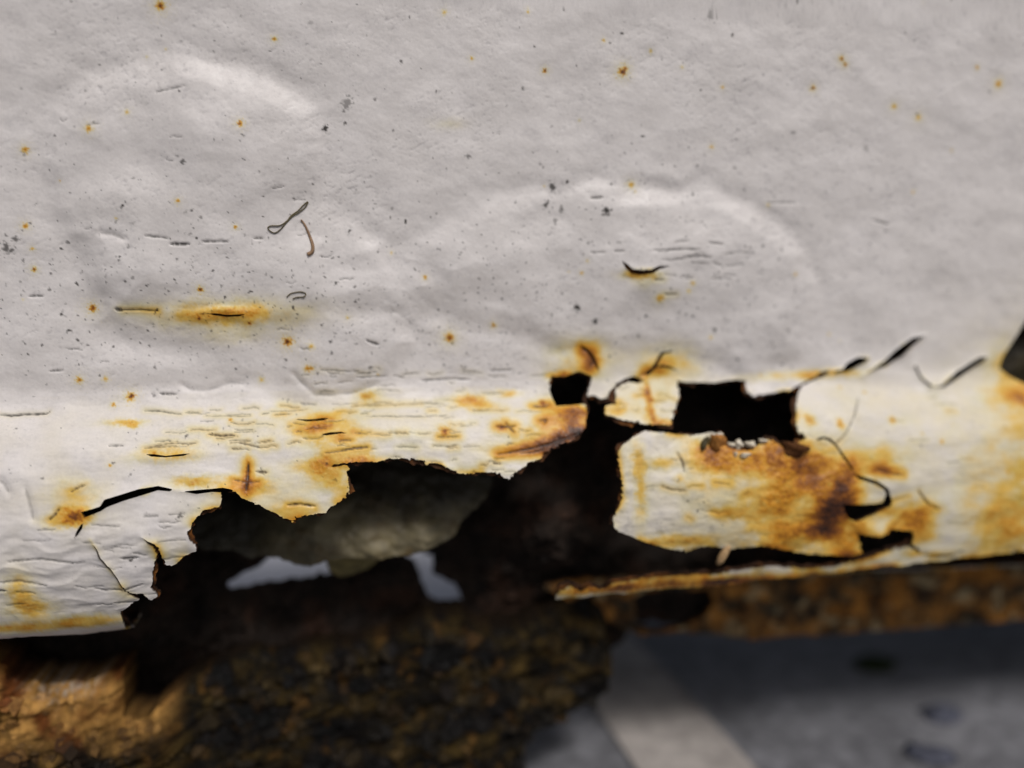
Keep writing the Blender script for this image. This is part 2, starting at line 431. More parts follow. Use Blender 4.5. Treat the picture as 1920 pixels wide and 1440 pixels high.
for p, wd, r in [
 ([(0,777),(20,779),(45,776),(85,775),(92,772)],4,.1),([(272,770),(300,771),(340,777)],3,.2),([(386,780),(470,781)],2,.2),([(376,790),(400,790)],2,0),
 ([(392,814),(420,817),(440,816)],4,.3),([(440,811),(480,810)],2,0),([(448,831),(470,835),(490,840)],3,.2),([(205,836),(230,835)],3,0),
 ([(283,838),(310,833),(330,831)],3,.3),([(270,840),(300,838),(330,837)],2.5,.3),([(290,828),(312,826)],2,.2),([(510,771),(550,769),(575,766)],2,.2),
 ([(515,777),(545,776)],2.5,.2),([(492,776),(505,774)],3,.2),([(636,846),(665,841),(690,839)],4,.5),([(610,850),(640,846)],2.5,.4),([(636,827),(660,826)],3,.4),
 ([(676,776),(690,776)],2.5,.2),([(686,782),(720,782),(745,783),(760,781),(795,782)],2.5,.1),([(690,761),(730,760),(790,757)],2,.3),([(540,947),(562,945),(590,949)],4,.4),
 ([(885,769),(920,768)],3,.3),([(930,800),(950,802),(965,800)],4,.7),([(948,795),(958,806),(964,812)],4,.7),([(998,763),(1016,764),(1030,760)],4,.7),([(1010,790),(1024,788),(1020,795)],4,.8),
 ([(822,820),(860,819)],3,.5),([(862,800),(885,797)],2,.1),([(925,869),(938,870)],4,.3),([(935,852),(970,846),(1010,838),(1050,826),(1080,816)],4,.9),([(1020,834),(1050,828),(1090,812)],3,.9),
 ([(975,850),(1000,848),(1020,842)],3,.8),([(465,868),(464,895),(462,920)],5,.8),([(440,900),(465,905),(485,903)],2.5,.5),([(480,884),(500,886)],4,.2),([(488,878),(494,890)],2,.1),
 ([(50,915),(56,935),(62,955),(66,972)],5,-1),([(96,974),(108,962),(114,953)],4,.2),([(135,922),(150,913),(160,910)],3,.2),([(0,900),(10,908),(18,922)],5,-1),
 ([(342,722),(360,730),(385,731),(410,724),(430,717),(455,719)],5,-1),([(552,701),(570,720),(590,739),(620,740),(660,736),(690,725),(705,722)],5,-1),([(300,738),(330,739)],4,0),
 ([(195,437),(215,438),(240,448)],5,-1),([(280,442),(320,447)],3,0),([(326,458),(360,458)],5,0),([(385,453),(432,453)],3,0),([(480,448),(495,447)],3,0),
 ([(220,579),(234,581)],6,.1),([(234,580),(270,580),(300,582)],3,.4),([(55,556),(80,555)],3,0),([(95,696),(118,694)],3,0),([(688,637),(700,642),(710,645)],4,0),
 ([(670,707),(725,705)],2.5,0),([(790,713),(850,710),(880,712)],3,0),([(920,695),(960,693)],3,0),([(298,175),(320,170),(350,164)],2,0),
 ([(1220,470),(1260,468),(1305,468)],3,0),([(1274,482),(1300,479),(1325,483)],3,0),([(1256,486),(1280,484)],2.5,0),([(1322,455),(1348,458)],3,0),([(1330,493),(1345,497)],2.5,0),([(1105,474),(1130,473)],2.5,0),
 ([(1148,471),(1165,471)],3,0),([(1220,524),(1236,524)],3,.2),([(1278,523),(1290,521)],2,0),([(1240,551),(1262,551)],3,.2),([(1106,372),(1128,371)],4,0),([(1440,380),(1490,380)],2,0),([(1636,412),(1668,421)],3,0),
 ([(1580,820),(1592,800),(1600,780),(1606,750)],3,0),([(1566,833),(1578,822),(1590,806)],3,.1),([(1612,960),(1660,940),(1700,930)],2,.4),
 ([(1268,848),(1278,868),(1280,885)],4,0),([(1240,912),(1260,918),(1280,919)],3,.3),([(1640,880),(1670,888),(1690,890)],3,.6),([(1720,920),(1740,945),(1760,955)],4,.2),
 ([(1105,690),(1112,676),(1104,660),(1092,655)],4,.8),([(1195,710),(1206,700)],3,.5),([(1640,1010),(1700,960)],2,.3),
 ([(180,1100),(200,1104),(240,1100),(270,1092)],3,0),([(0,1090),(40,1085),(90,1094)],3,0),([(20,1050),(80,1044),(140,1052)],3,0),([(232,1042),(262,1041)],4,0),([(0,1104),(14,1104)],4,0)]:
    crk(p, wd, r)
rng = np.random.default_rng(7)
def scatter_cracks(n, x0, x1, y0, y1, lmin, lmax, wmax, rust):
    for k in range(n):
        x = rng.uniform(x0, x1); y = rng.uniform(y0, y1); l = rng.uniform(lmin, lmax); a = rng.normal(0, 1.6)
        j = rng.normal(0, 1.2, 4)
        crk([(x, y + j[0]), (x + l * .35, y + a * .3 + j[1]), (x + l * .7, y + a * .7 + j[2]), (x + l, y + a + j[3])], rng.uniform(1.2, wmax), rng.uniform(0, rust))
scatter_cracks(70, 300, 1010, 750, 850, 8, 48, 2.6, .35)
scatter_cracks(26, 560, 1000, 690, 745, 8, 40, 2.2, .1)
scatter_cracks(18, 700, 950, 850, 890, 6, 25, 2.2, .3)
scatter_cracks(14, 1220, 1370, 455, 525, 12, 45, 2.2, 0)
scatter_cracks(14, 1140, 1260, 725, 790, 5, 25, 2.2, .4)
scatter_cracks(20, 1180, 1500, 850, 1010, 8, 35, 2.0, .4)
scatter_cracks(16, 1510, 1850, 740, 1020, 8, 40, 1.8, .2)
scatter_cracks(24, 0, 330, 960, 1150, 15, 60, 2.2, 0)
scatter_cracks(16, 100, 700, 180, 700, 10, 30, 2.0, 0)

_ckc = {}
def crack_fold_field(x, s):
    k = (id(x), len(x))
    if k not in _ckc:
        _ckc.clear(); _ckc[k] = (_crack_fold_field(x, s), x)
    return _ckc[k][0]
def _crack_fold_field(x, s):
    dark = np.zeros(x.shape); rust = np.zeros(x.shape); groove = np.zeros(x.shape)
    wob = 0.12 * noise(x * 1.4, s * 1.4, 31)
    for p, hw, r in cracks_fold_shade:
        m, d, f = line_dist(x, s + wob, p, 4.0 if r > 0 else 1.6)
        if d is None: continue
        taper = np.clip(np.minimum(f, 1 - f) * 5 + 0.25, 0, 1)
        hwv = np.maximum(hw * taper, 0.10)
        g = 1 - sstep(hwv * 0.5, hwv * 1.35 + 0.08, d)
        vary = np.clip(0.95 + 0.7 * noise(f * 7 + p[0, 0], f * 0 + p[0, 1], 33), 0.2, 1)
        dark[m] = np.maximum(dark[m], g * vary * (0.4 if r < 0 else min(1.0, 0.35 + hw * 2.2)))  # negative r: soft fold, its shade painted as a faint dark line
        if r < 0: groove[m] = np.maximum(groove[m], 0.4 * np.exp(-(d / 0.9) ** 2))
        groove[m] = np.maximum(groove[m], (1 - sstep(0, hwv + 0.35, d)) * min(0.35, hw * 1.2))
        if r > 0:
            rust[m] = np.maximum(rust[m], r * np.exp(-(d / (0.9 + 1.2 * r)) ** 2))
    return dark, rust, groove

PIT_P = [(PP([(b[0], b[1])])[0], b[2] * MM, b[3] * MM) for b in ((400,95,140,36),(230,185,70,40),(1190,345,130,26),(1440,420,60,50),(620,330,60,60),(900,640,130,60),(1620,450,250,180),(1390,200,30,120))]
_ptc = {}
def pits(x, s):
    k = (id(x), len(x))
    if k not in _ptc:
        _ptc.clear(); _ptc[k] = (_pits(x, s), x)
    return _ptc[k][0]
def _pits(x, s):
    """short slanting scuffs and pores in the old paint, 0..1"""
    u = x * 0.87 - s * 0.5; v = x * 0.5 + s * 0.87
    dens = 0.25 + 0.75 * sstep(-0.25, 0.35, fbm(x * 0.045, s * 0.06, 3, 301))
    for c, rx, ry in PIT_P:
        dens = dens + 0.9 * np.exp(-((x - c[0]) / rx) ** 2 - ((s - c[1]) / ry) ** 2)
    p = sstep(0.16, 0.55, fbm(u * 0.42, v * 1.15, 3, 303, .6)) * dens
    p = np.maximum(p, 0.8 * sstep(0.30, 0.6, fbm(u * 1.1, v * 2.1, 2, 307)) * dens)
    return p * np.maximum(sstep(4, -3, s), 0.8 * inside(x, s, FLAP))

def relief(x, s):
    h = np.zeros(x.shape)
    wx = x + 2.0 * fbm(x * 0.09, s * 0.09, 3, 40); ws = s + 2.0 * fbm(x * 0.09, s * 0.09, 3, 50)
    for p, hh, rim in blisters:
        d = poly_sdf(wx, ws, p, rim * 3.4)
        top, bot = p[:, 1].min(), p[:, 1].max()
        fade = 1.0 - 0.3 * sstep(top + 0.12 * (bot - top), bot - 0.1 * (bot - top), s)
        fade = fade * np.clip(0.85 + 0.75 * fbm(x * 0.035, s * 0.035, 2, 341 + int(hh * 10)), 0.25, 1.25)
        h += fade * hh * (0.36 * sstep(rim * 0.6, -rim * 0.7, d) + 0.64 * sstep(rim * 0.4, -rim * 3.2, d) - 0.12 * np.exp(-((d - rim * 0.8) / (rim * 0.5)) ** 2))
    for c, rx, ry, hh in B_P:
        h += hh * np.exp(-((wx - c[0]) / rx) ** 2 - ((ws - c[1]) / ry) ** 2)
    # orange peel, slanted on the upper face; brush-like flats
    xr = x * 0.94 + s * 0.34; sr = -x * 0.34 + s * 0.94
    up = sstep(2, -6, s)
    h += up * (0.75 * fbm(x * 0.05, s * 0.06, 3, 3, .45) + 0.07 * fbm(xr * 0.22, sr * 0.36, 2, 4) + 0.03 * fbm(xr * 0.9, sr * 1.4, 3, 6))
    h -= 0.11 * pits(x, s)
    rough = sstep(40, 90, x) * up
    h += 0.035 * rough * fbm((x * 0.7 - s * 0.7) * 0.35, (x * 0.7 + s * 0.7) * 0.9, 3, 14)
    low = 1 - up
    h += low * (0.7 * fbm(x * 0.045 + 3, s * 0.06, 3, 351) + 0.4 * fbm(x * 0.07, s * 0.16, 3, 8) + 0.06 * fbm(x * 0.5, s * 1.2, 3, 9))
    # wrinkled, sagging paint at the lower end
    wr = sstep(-28, -70, x) * sstep(26, 34, s)
    h += wr * 0.34 * (1 - np.abs(fbm(x * 0.055 + s * 0.02, s * 0.17 + 1.2 * fbm(x * 0.04, s * 0.05, 2, 77), 3, 21, .4)) * 2.2)
    sv = sstep(0.3, 0.9, stain_field(x, s))
    h += sv * (0.32 * fbm(x * 0.7, s * 0.9, 4, 331, .6) + 0.12)
    for q in SLITS[:10]:
        d = poly_sdf(x, s, q, 4.0); h += 0.6 * np.exp(-np.clip(d, 0, 4) / 1.1) * (d < 4)
    fl = inside(x, s, FLAP)
    h += np.where(fl, 0.35 * fbm(x * 0.12, s * 0.2, 3, 24), 0)
    return h

FLAP = PP([(1150,800),(1300,800),(1420,815),(1522,826),(1545,823),(1566,834),(1585,862),(1604,893),(1590,960),(1606,990),(1625,1050),(1400,1050),(1200,1030),(1130,980),(1150,860)])
FLAKE = PP([(152,970),(200,950),(300,920),(345,922),(425,918),(425,960),(360,1060),(310,1070),(290,1140),(262,1118),(236,1098),(215,1066),(193,1044),(176,1008)])
PATCH = PP([(1130,748),(1160,716),(1200,714),(1275,712),(1290,740),(1262,805),(1130,795)])

# ------------------------------------------------------------------ stains and dirt of the paint
RAMP_X = np.array([0, 0.18, 0.42, 0.75, 1.1, 1.6, 2.2])
RAMP_C = np.array([lin(233,227,224), lin(234,222,188), lin(234,194,98), lin(218,150,40), lin(166,100,30), lin(98,54,26), lin(40,26,24)])
WHITE = RAMP_C[0]
def rust_ramp(v):
    return np.stack([np.interp(v, RAMP_X, RAMP_C[:, k]) for k in range(3)], 1)

stains = [ # px, py, rx, ry, amount
 (1195,514,34,9,.6),(1200,530,20,12,.2),(430,588,120,24,.62),(430,585,60,9,.35),(840,232,30,10,.12),(430,625,60,20,.15),
 (240,792,36,8,.5),(250,796,10,8,.4),(600,790,60,26,.5),(620,815,46,24,.55),(645,868,80,14,.7),(615,892,46,30,.55),(690,742,20,11,.75),(882,750,28,13,.8),(905,758,30,10,.4),(950,738,26,8,.6),
 (312,855,55,12,.6),(464,885,6,34,.45),(455,910,50,15,.5),(375,903,45,10,.6),(1072,800,40,42,.95),(1050,815,50,22,.5),(1010,840,80,16,.7),(1080,772,36,26,.6),(540,965,70,18,.4),(640,930,20,30,.25),(500,930,60,30,.2),
 (700,800,420,60,.08),(140,930,46,30,.35),(146,966,24,13,1.3),(115,975,30,12,.4),(40,1105,24,34,.55),(60,1140,40,24,.5),(80,1172,150,14,.75),(150,1160,60,12,.4),
 (1090,672,60,36,.45),(1050,705,24,9,.8),(1250,685,60,36,.5),(1230,695,30,14,.4),(1110,670,20,26,.5),
 (1215,755,7,52,.75),(1150,772,24,12,.3),(1200,760,70,45,.16),(1245,795,30,8,.5),
 (1330,850,46,22,.85),(1390,868,80,22,.6),(1460,850,50,34,.8),(1520,880,70,50,.75),(1570,950,50,60,.9),(1560,935,36,46,.7),(1500,1005,110,36,.7),(1590,1010,40,40,.7),(1195,862,14,36,.4),(1200,925,12,50,.35),(1270,895,9,9,.5),(1260,1012,70,16,.6),(1430,950,50,36,.3),(1400,920,190,110,.2),(1580,900,40,40,.4),
 (1540,985,36,20,.8),(1240,870,30,12,.25),(1370,960,40,12,.3),(1470,930,60,50,.35),(1600,1040,50,14,.6),
 (1515,785,12,14,.6),(1573,795,8,9,.6),(1672,790,6,7,.55),(1640,860,60,26,.45),(1660,880,34,11,.5),(1722,985,44,46,.7),(1690,958,50,16,.6),(1690,985,40,16,.4),(2000,880,190,230,.4),(1860,960,80,80,.2),(1890,690,40,50,.4),(1905,745,50,34,.5),(1550,700,70,9,.55),(1820,1062,200,20,.85),(1450,1084,260,16,.85),(1250,1094,150,14,.6),(1110,1108,80,12,.9),(1350,1090,60,16,.5),(1600,1075,90,14,.5),(1200,1100,40,12,.5),
 (1460,706,120,9,.22),(1620,760,130,60,.07),(1740,860,170,170,.05),(1880,1000,60,60,.3),(1720,1040,30,10,.5),
]
ST_P = [(PP([(b[0], b[1])])[0], b[2] * MM, b[3] * MM, b[4]) for b in stains]
dots = [ # px, py, r px, amount: small rust pimples
 (300,10,7,1.1),(514,73,4,.7),(172,243,6,.6),(242,212,4,.4),(455,235,5,.9),(46,280,5,.8),(48,424,5,.7),(64,505,4,1),(380,542,4.5,1.2),(172,578,7,1),(540,640,8,1.3),(843,633,9,1),(797,520,4,.6),(578,690,6,.7),(150,712,6,.7),
 (1167,135,7,1.3),(1172,128,5,.7),(1022,132,4,1.1),(1578,110,4.5,1.1),(1585,121,4,.9),(1525,165,4,1.3),(1873,157,8,.6),(1675,200,7,.4),(1722,220,8,.35),(1184,346,7,.5),(1231,558,10,.45),(1335,275,4,.5),(340,378,4,.6),(445,426,3.5,.7),(585,648,6,.4),
 (245,745,8,.6),(247,742,5,.8),(834,810,9,.7),(940,803,10,.5),(1017,755,9,.7),(925,610,5,.6),(200,710,5,.4),(490,712,6,.3),(833,22,5,.3),(1292,530,5,.4),(1285,545,5,.3),(377,596,3,1.2),(290,850,4,.4),(470,605,3,1)]
blacks = [(609,240,4,1),(647,230,3,.9),(237,387,3.5,1),(655,433,3,1),(752,115,2.5,.9),(348,305,3.5,.8),(878,293,4,.7),(1080,576,5.5,1),(1115,602,4.5,1),(1036,350,7,.9),(1024,383,7,.9),(1052,392,6,.7),(1134,396,6,1),(1204,255,3,1),(30,448,6,.8),(12,466,8,.8),(22,470,5,.8),
 (1338,618,3,1),(760,415,3,1),(1145,80,2.5,.8),(1373,66,3,.9),(1332,28,7,.5),(1624,277,7,.4),(583,43,4,.3),(650,194,11,.62),(645,193,6,.3),(404,507,2.5,.9),(474,546,2.5,1),(552,576,2.5,1),(297,582,3,1),(365,395,3,.8),(130,620,3,.9),(145,637,2.5,.9),(1064,340,3,1),(980,166,2.5,.8),(1040,415,5,.6),(1100,455,3,.6),(1157,455,3,.6),(1146,345,2,1),(1208,592,2.5,1),(1295,593,2.5,1),(340,965,5,.8),(213,868,3,.8),(350,818,3,.8),(690,700,2.5,.9),(630,900,3,.5)]
DOT_P = [(PP([(b[0], b[1])])[0], b[2] * MM, b[3]) for b in dots]
BLK_P = [(PP([(b[0], b[1])])[0], b[2] * MM, b[3]) for b in blacks]
for k in range(1700):
    if k < 1150: x, y = rng.uniform(-60, 1500), rng.normal(560, 120)
    else: x, y = rng.uniform(-100, 2000), rng.uniform(-60, 1060)
    BLK_P.append((PP([(x, y)])[0], (rng.uniform(.6, 1.5) if k % 9 else rng.uniform(1.5, 2.8)) * MM, rng.uniform(.25, .95)))
for k in range(45):
    DOT_P.append((PP([(rng.uniform(-60, 1950), rng.uniform(0, 900))])[0], rng.uniform(1.5, 4) * MM, rng.uniform(.2, .7)))

_stc = {}
def stain_field(x, s):
    k = (id(x), len(x))
    if k not in _stc:
        _stc.clear(); _stc[k] = (_stain_field(x, s), x)
    return _stc[k][0].copy()
def _stain_field(x, s):
    wx = x + 1.0 * fbm(x * 0.35, s * 0.35, 3, 60) + 0.5 * noise(x * 1.5, s * 1.5, 66)
    ws = s + 0.8 * fbm(x * 0.35, s * 0.35, 3, 70) + 0.4 * noise(x * 1.5, s * 1.5, 67)
    v = np.zeros(x.shape)
    for c, rx, ry, a in ST_P:
        q = ((wx - c[0]) / rx) ** 2 + ((ws - c[1]) / ry) ** 2
        v += a * (0.85 if c[0] < 40 else 1.0) * np.exp(-q * 1.1)
    n1 = fbm(x * 0.5, s * 0.7, 5, 80, 0.65)
    n2 = fbm(x * 0.14, s * 0.2, 3, 84)
    v *= np.clip(1.0 + 0.28 * n1 + 0.9 * n2, 0.2, 1.9)
    v += np.where(s > -1, 0.05 * np.clip(fbm(x * 0.1, s * 0.1, 3, 81) + 0.3, 0, 1), 0)
    return v

def paint_colour(x, s):
    v = stain_field(x, s)
    v *= 1.0 + 0.5 * sstep(0.25, 0.7, v) * fbm(x * 1.3, s * 1.6, 3, 321, .6)
    ck, cr, _ = crack_fold_field(x, s)
    v += cr * 0.7
    # bare rusty rim in places along the torn edges
    hd = hole_dist(x, s)
    edge = np.exp(-np.clip(hd, 0, 6) / 1.1) * sstep(-0.1, 0.5, fbm(x * 0.12, s * 0.12, 2, 90)) * sstep(0.5, 3, s)
    v += 0.55 * edge
    for q in slits[:11]:
        d = poly_sdf(x, s, q, 3.0)
        v += 0.22 * np.exp(-np.clip(d, 0, 3) / 0.5) * (d < 3) * sstep(0.0, 0.4, fbm(x * 0.2, s * 0.2, 2, 91))
    for c, r, a in DOT_P:
        m = near(x, s, c[0] - 4 * r - .4, c[0] + 4 * r + .4, c[1] - 4 * r - .4, c[1] + 4 * r + .4)
        if len(m):
            d = np.hypot(x[m] - c[0], s[m] - c[1]) / r * (1 + 0.7 * noise(x[m] * 2.2, s[m] * 2.2, 95))
            v[m] += a * 1.35 * np.exp(-(d * 1.35) ** 2 * 1.2) + 0.10 * a * np.exp(-(d / 2.2) ** 2)
    C = rust_ramp(v)
    # olive tint of thin stains at random
    ol = np.clip(fbm(x * 0.09, s * 0.12, 2, 99) * 1.4, 0, 1) * np.clip(v * 1.5, 0, 1) * np.clip(1.1 - v, 0, 1)
    C = C * (1 - ol[:, None] * np.array([0.28, 0.14, 0.20]))
    # grey grime in the hollows and pores, plus painted shade at the lower left
    g = sstep(0.05, 0.55, fbm(x * 0.9, s * 1.3, 4, 101, 0.7)) * (0.10 + 0.25 * sstep(0.0, 0.5, fbm(x * 0.05, s * 0.05, 3, 103)))
    g += 0.55 * sstep(0.34, 0.62, fbm(x * 2.2, s * 2.2, 2, 105)) * sstep(0.1, 0.5, fbm(x * 0.06, s * 0.08, 3, 107))
    g = g + 0.42 * pits(x, s)
    g = g + 0.20 * sstep(0.02, 0.45, fbm(x * 0.10, s * 0.15, 4, 311, .6)) * (0.5 + 0.8 * sstep(-0.1, 0.3, fbm(x * 0.8, s * 1.0, 3, 313)))
    g = g + 0.5 * sstep(0.1, 0.5, fbm(x * 0.25, s * 0.35, 4, 315, .65)) * inside(x, s, FLAP)
    g = g + 0.25 * sstep(0.0, 0.4, fbm(x * 0.15, s * 0.4, 4, 317, .6)) * sstep(34, 42, s) * sstep(-20, -40, x)  # shade of the downward-facing lower left, put into the colour
    C = C * (1 - np.clip(g, 0, 0.8)[:, None] * np.array([0.42, 0.42, 0.40]))
    b = np.zeros(x.shape)
    for c, r, a in BLK_P:
        m = near(x, s, c[0] - 3 * r - .3, c[0] + 3 * r + .3, c[1] - 3 * r - .3, c[1] + 3 * r + .3)
        if len(m):
            an = (c[0] * 7.7 + c[1] * 3.1) % 3.14; asp = 1.0 + (c[0] * 5.3 + c[1] * 9.7) % 1.2
            ca, sa = math.cos(an), math.sin(an); dx, dy = x[m] - c[0], s[m] - c[1]
            d = np.hypot(dx * ca + dy * sa, (dy * ca - dx * sa) * asp) / (r * 1.1 + .06) * (1 + 0.8 * noise(x[m] * 1.6, s[m] * 1.6, 111))
            b[m] = np.maximum(b[m], a * (1 - sstep(0.55, 1.3, d)))
    b = np.maximum(b, ck * 0.9)
    dk = np.where((v > 0.2)[:, None], lin(52, 32, 18), lin(58, 54, 50))
    C = C * (1 - b[:, None]) + dk * b[:, None]
    return np.clip(C, 0.004, 0.9)

def frame_at(s):
    k = lambda v: np.interp(s, PS, v)
    return k(prof[:, 0]), k(prof[:, 1]), k(PN[:, 0]), k(PN[:, 1])

# the right part of the lip runs a little higher
def panel_pos(x, s, off=0.0, with_relief=True):
    y, z, ny, nz = frame_at(s)
    h = off
    if with_relief:
        _, _, gr = crack_fold_field(x, s)
        h = h + relief(x, s) - gr
        # torn edges lift off a little
        hd = hole_dist(x, s)
        h = h + 0.5 * np.exp(-np.clip(hd, 0, 6) / 1.6) * fbm(x * 0.2, s * 0.2, 2, 120)
    n = np.stack([np.zeros_like(ny), ny, nz], 1)
    return np.stack([x / 1000.0, y, z], 1) + n * np.asarray(h)[..., None] / 1000.0 * (1 if np.ndim(h) else 1), n

XL, XR = -230.0, 420.0
fx0 = to_panel([-20], [740])[0, 0]; fx1 = to_panel([1945], [740])[0, 0]
AX = axis(XL, XR, fx0, fx1, 0.28, 2.0)
fs0 = to_panel([0], [-25])[0, 1]
BX = axis(SMIN, SMAX, max(fs0, SMIN), min(54.0, SMAX - 1), 0.28, 1.2)
BX = BX[BX <= SMAX]

# ------------------------------------------------------------------ the sill (one thing with its parts)
def thing(name, label, cat, loc=(0, 0, 0), group=None):
    o = bpy.data.objects.new(name, None); COL.objects.link(o); o.location = loc; o.empty_display_size = 0.02
    o['label'] = label; o['category'] = cat
    if group: o['group'] = group
    return o
sill = thing('vehicle_bodywork', 'white painted lower vehicle bodywork, blistered and rusted through with jagged holes', 'bodywork')

def split_panel(x, s):
    k = np.where(s < 0.6, 0, 1)
    k = np.where(inside(x, s, FLAP), 2, k)
    k = np.where(inside(x, s, FLAKE), 3, k)
    k = np.where(inside(x, s, PATCH) & (s > 0.2), 4, k)
    return k

parts = sheet(['upper_panel', 'rolled_edge', 'torn_flap', 'loose_flake', 'hanging_patch'], AX, BX, lambda x, s: hole_sdf(x, s),
              lambda x, s: panel_pos(x, s), paint_colour, M_PAINT, sill, 0.0007, lin(58, 36, 20), split_panel)
parts[0]['label'] = 'blistered white painted upper face of the panel'
parts[1]['label'] = 'cracked cream rolled lower edge stained with rust'
parts[2]['label'] = 'bent torn flap stained brown at its tip'
parts[3]['label'] = 'lifted greyish paint flake above the lower lip'
parts[4]['label'] = 'small square patch between two holes'

# corroded steel right behind the paint: a little smaller than the paint around the holes
def steel_col(x, s):
    n = fbm(x * 0.4, s * 0.4, 4, 130); m = sstep(0.0, 0.5, fbm(x * 0.2, s * 0.2, 3, 131))[:, None]
    return np.clip((lin(78, 50, 30)[None] * (1 - m) + m * lin(150, 96, 42)[None]) * (0.8 + 0.9 * n[:, None]), 0.006, 1)
A2 = axis(XL, XR, fx0, fx1, 0.55, 3.0); B2 = axis(SMIN, SMAX, -20.0, min(60.0, SMAX - 1), 0.55, 2.0); B2 = B2[B2 <= SMAX]
def steel_keep(x, s):
    d = poly_sdf(x, s, main_hole, 12.0)
    d = np.where(np.abs(d) < 5, d + 1.7 * fbm(x * 0.22, s * 0.22, 3, 133, .6) + 0.5 * fbm(x * 1.1, s * 1.1, 3, 134, .6), d) + 0.45
    for q in slits[:12]:
        d = np.minimum(d, poly_sdf(x, s, q, 3.0) - 0.2)
    return np.minimum(d, poly_sdf(x, s, notch, 4.0) + 0.5)
sheet(['steel_core'], A2, B2, steel_keep, lambda x, s: panel_pos(x, s, relief(x, s) - 0.95 + 0.35 * np.clip(fbm(x * 0.6, s * 0.6, 3, 135), -1, .3), False), steel_col, M_RUST, sill, 0.0008, lin(30, 18, 10))

# ------------------------------------------------------------------ sheets behind, on upright surfaces
def XZ(pairs, y):
    p = np.array(pairs, float); q = on_y(p[:, 0], p[:, 1], y); return q[:, [0, 2]] * 1000.0

def depth_sheet(name, y0, keep, disp, colour, mat, xr, zr, step, thick, rim, parent=None):
    A = np.arange(xr[0], xr[1] + step, step); B = np.arange(zr[1], zr[0] - step, -step)
    def pos(x, z):
        d = disp(x, z)
        n = np.tile(np.array([0, -1.0, 0]), (len(x), 1))
        return np.stack([x / 1000.0, y0 + d / 1000.0, z / 1000.0], 1), n
    return sheet([name], A, B, keep, pos, colour, mat, parent if parent is not None else sill, thick, rim)[0]

# inner sill: dark rusted sheet closing the box, broken through where daylight shows
YI = 0.026
gap1 = XZ([(428,1106),(430,1086),(470,1066),(500,1050),(530,1049),(560,1047),(605,1038),(640,1040),(650,1078),(620,1080),(570,1087),(520,1096),(470,1101)], YI)
gap2 = XZ([(740,1030),(800,1015),(810,1040),(812,1072),(840,1090),(860,1105),(866,1128),(845,1146),(820,1132),(800,1115),(788,1080),(772,1050)], YI)
inner_bottom = XZ([(-500,1300),(300,1330),(1100,1260),(1170,1200),(1180,1170),(1400,1170),(1920,1165),(2400,1150)], YI)
def inner_keep(x, z):
    zb = np.interp(x, inner_bottom[:, 0], inner_bottom[:, 1])
    d = z - zb
    for g in (gap1, gap2):
        q = poly_sdf(x, z, g, 6.0)
        d = np.minimum(d, np.where(np.abs(q) < 4, q + 1.1 * fbm(x * 0.3, z * 0.3, 4, 140, .6), q))
    return d
IN_B = [(XZ([(1020, 975)], YI)[0], 17, 14, 14.0), (XZ([(1330, 780)], YI)[0], 26, 9, 9.0), (XZ([(1420, 800)], YI)[0], 9, 6, 5.0), (XZ([(430, 1190)], YI)[0], 35, 6, 6.0)]
def terr(x, z):
    """stepped layers of delaminating rust"""
    u = x * 0.9 + z * 0.44; v = -x * 0.44 + z * 0.9
    t = 3.2 * fbm(u * 0.05, v * 0.10, 3, 250, .55) + 0.25 * noise(x * 0.5, z * 0.5, 252)
    f = np.floor(t); return 1.8 * (f + sstep(0.0, 0.22, t - f))
def inner_disp(x, z):
    top = np.clip((z - 408) / 22.0, 0, 1)
    return 2.6 * fbm(x * 0.06, z * 0.07, 4, 150, 0.6) + 1.4 * np.abs(fbm(x * 0.22, z * 0.3, 4, 155)) - 24.0 * top ** 1.5 - sum(a * np.exp(-((x - c[0]) / rx) ** 2 - ((z - c[1]) / rz) ** 2) for c, rx, rz, a in IN_B) + terr(x, z)
def inner_col(x, z):
    n = fbm(x * 0.12, z * 0.15, 5, 160, 0.65)
    c = lin(42, 32, 25)[None] * (0.75 + 1.0 * n[:, None])
    m = sstep(0.05, 0.5, fbm(x * 0.07, z * 0.07, 3, 165))[:, None]
    c = c * (1 - m) + m * lin(54, 36, 25)[None]
    return np.clip(c, 0.003, 1)
inner = depth_sheet('inner_sill', YI, inner_keep, inner_disp, inner_col, M_RUST, (XL, XR), (300, 429), 0.6, 0.0015, lin(36, 22, 14))
inner['label'] = 'dark rusted inner sheet broken through to daylight'

# grey-green curved reinforcement seen in the big hole
YR = 0.010
reinf = XZ([(330,985),(420,890),(520,860),(640,830),(760,820),(860,840),(905,870),(925,900),(912,920),(890,945),(866,962),(852,990),(828,1006),(800,1012),(770,1026),(742,1027),(700,1034),(660,1031),(610,1037),(585,1050),(560,1050),(520,1040),(470,1048),(440,1035),(380,1034),(350,1010)], YR)
def re_keep(x, z):
    d = -poly_sdf(x, z, reinf, 6.0)
    return d + np.where(np.abs(d) < 3, 0.7 * fbm(x * 0.3, z * 0.3, 4, 170, .6), 0)
def re_disp(x, z):
    zl = np.interp(x, [-80, -30, 0, 20], [378, 375, 378, 384])
    t = np.clip((zl + 16 - z) / 22, -0.5, 1.2)
    fold = 1.3 * np.exp(-((x - 1.5 + (z - 380) * 0.3) / 3.2) ** 2)
    return 7.0 - 12.0 * sstep(0, 1.1, t) - fold + 2.4 * fbm(x * 0.07 + z * 0.03, z * 0.09, 3, 175) + 0.7 * fbm(x * 0.3, z * 0.35, 3, 176) + 6.0 * sstep(-22, -45, x)
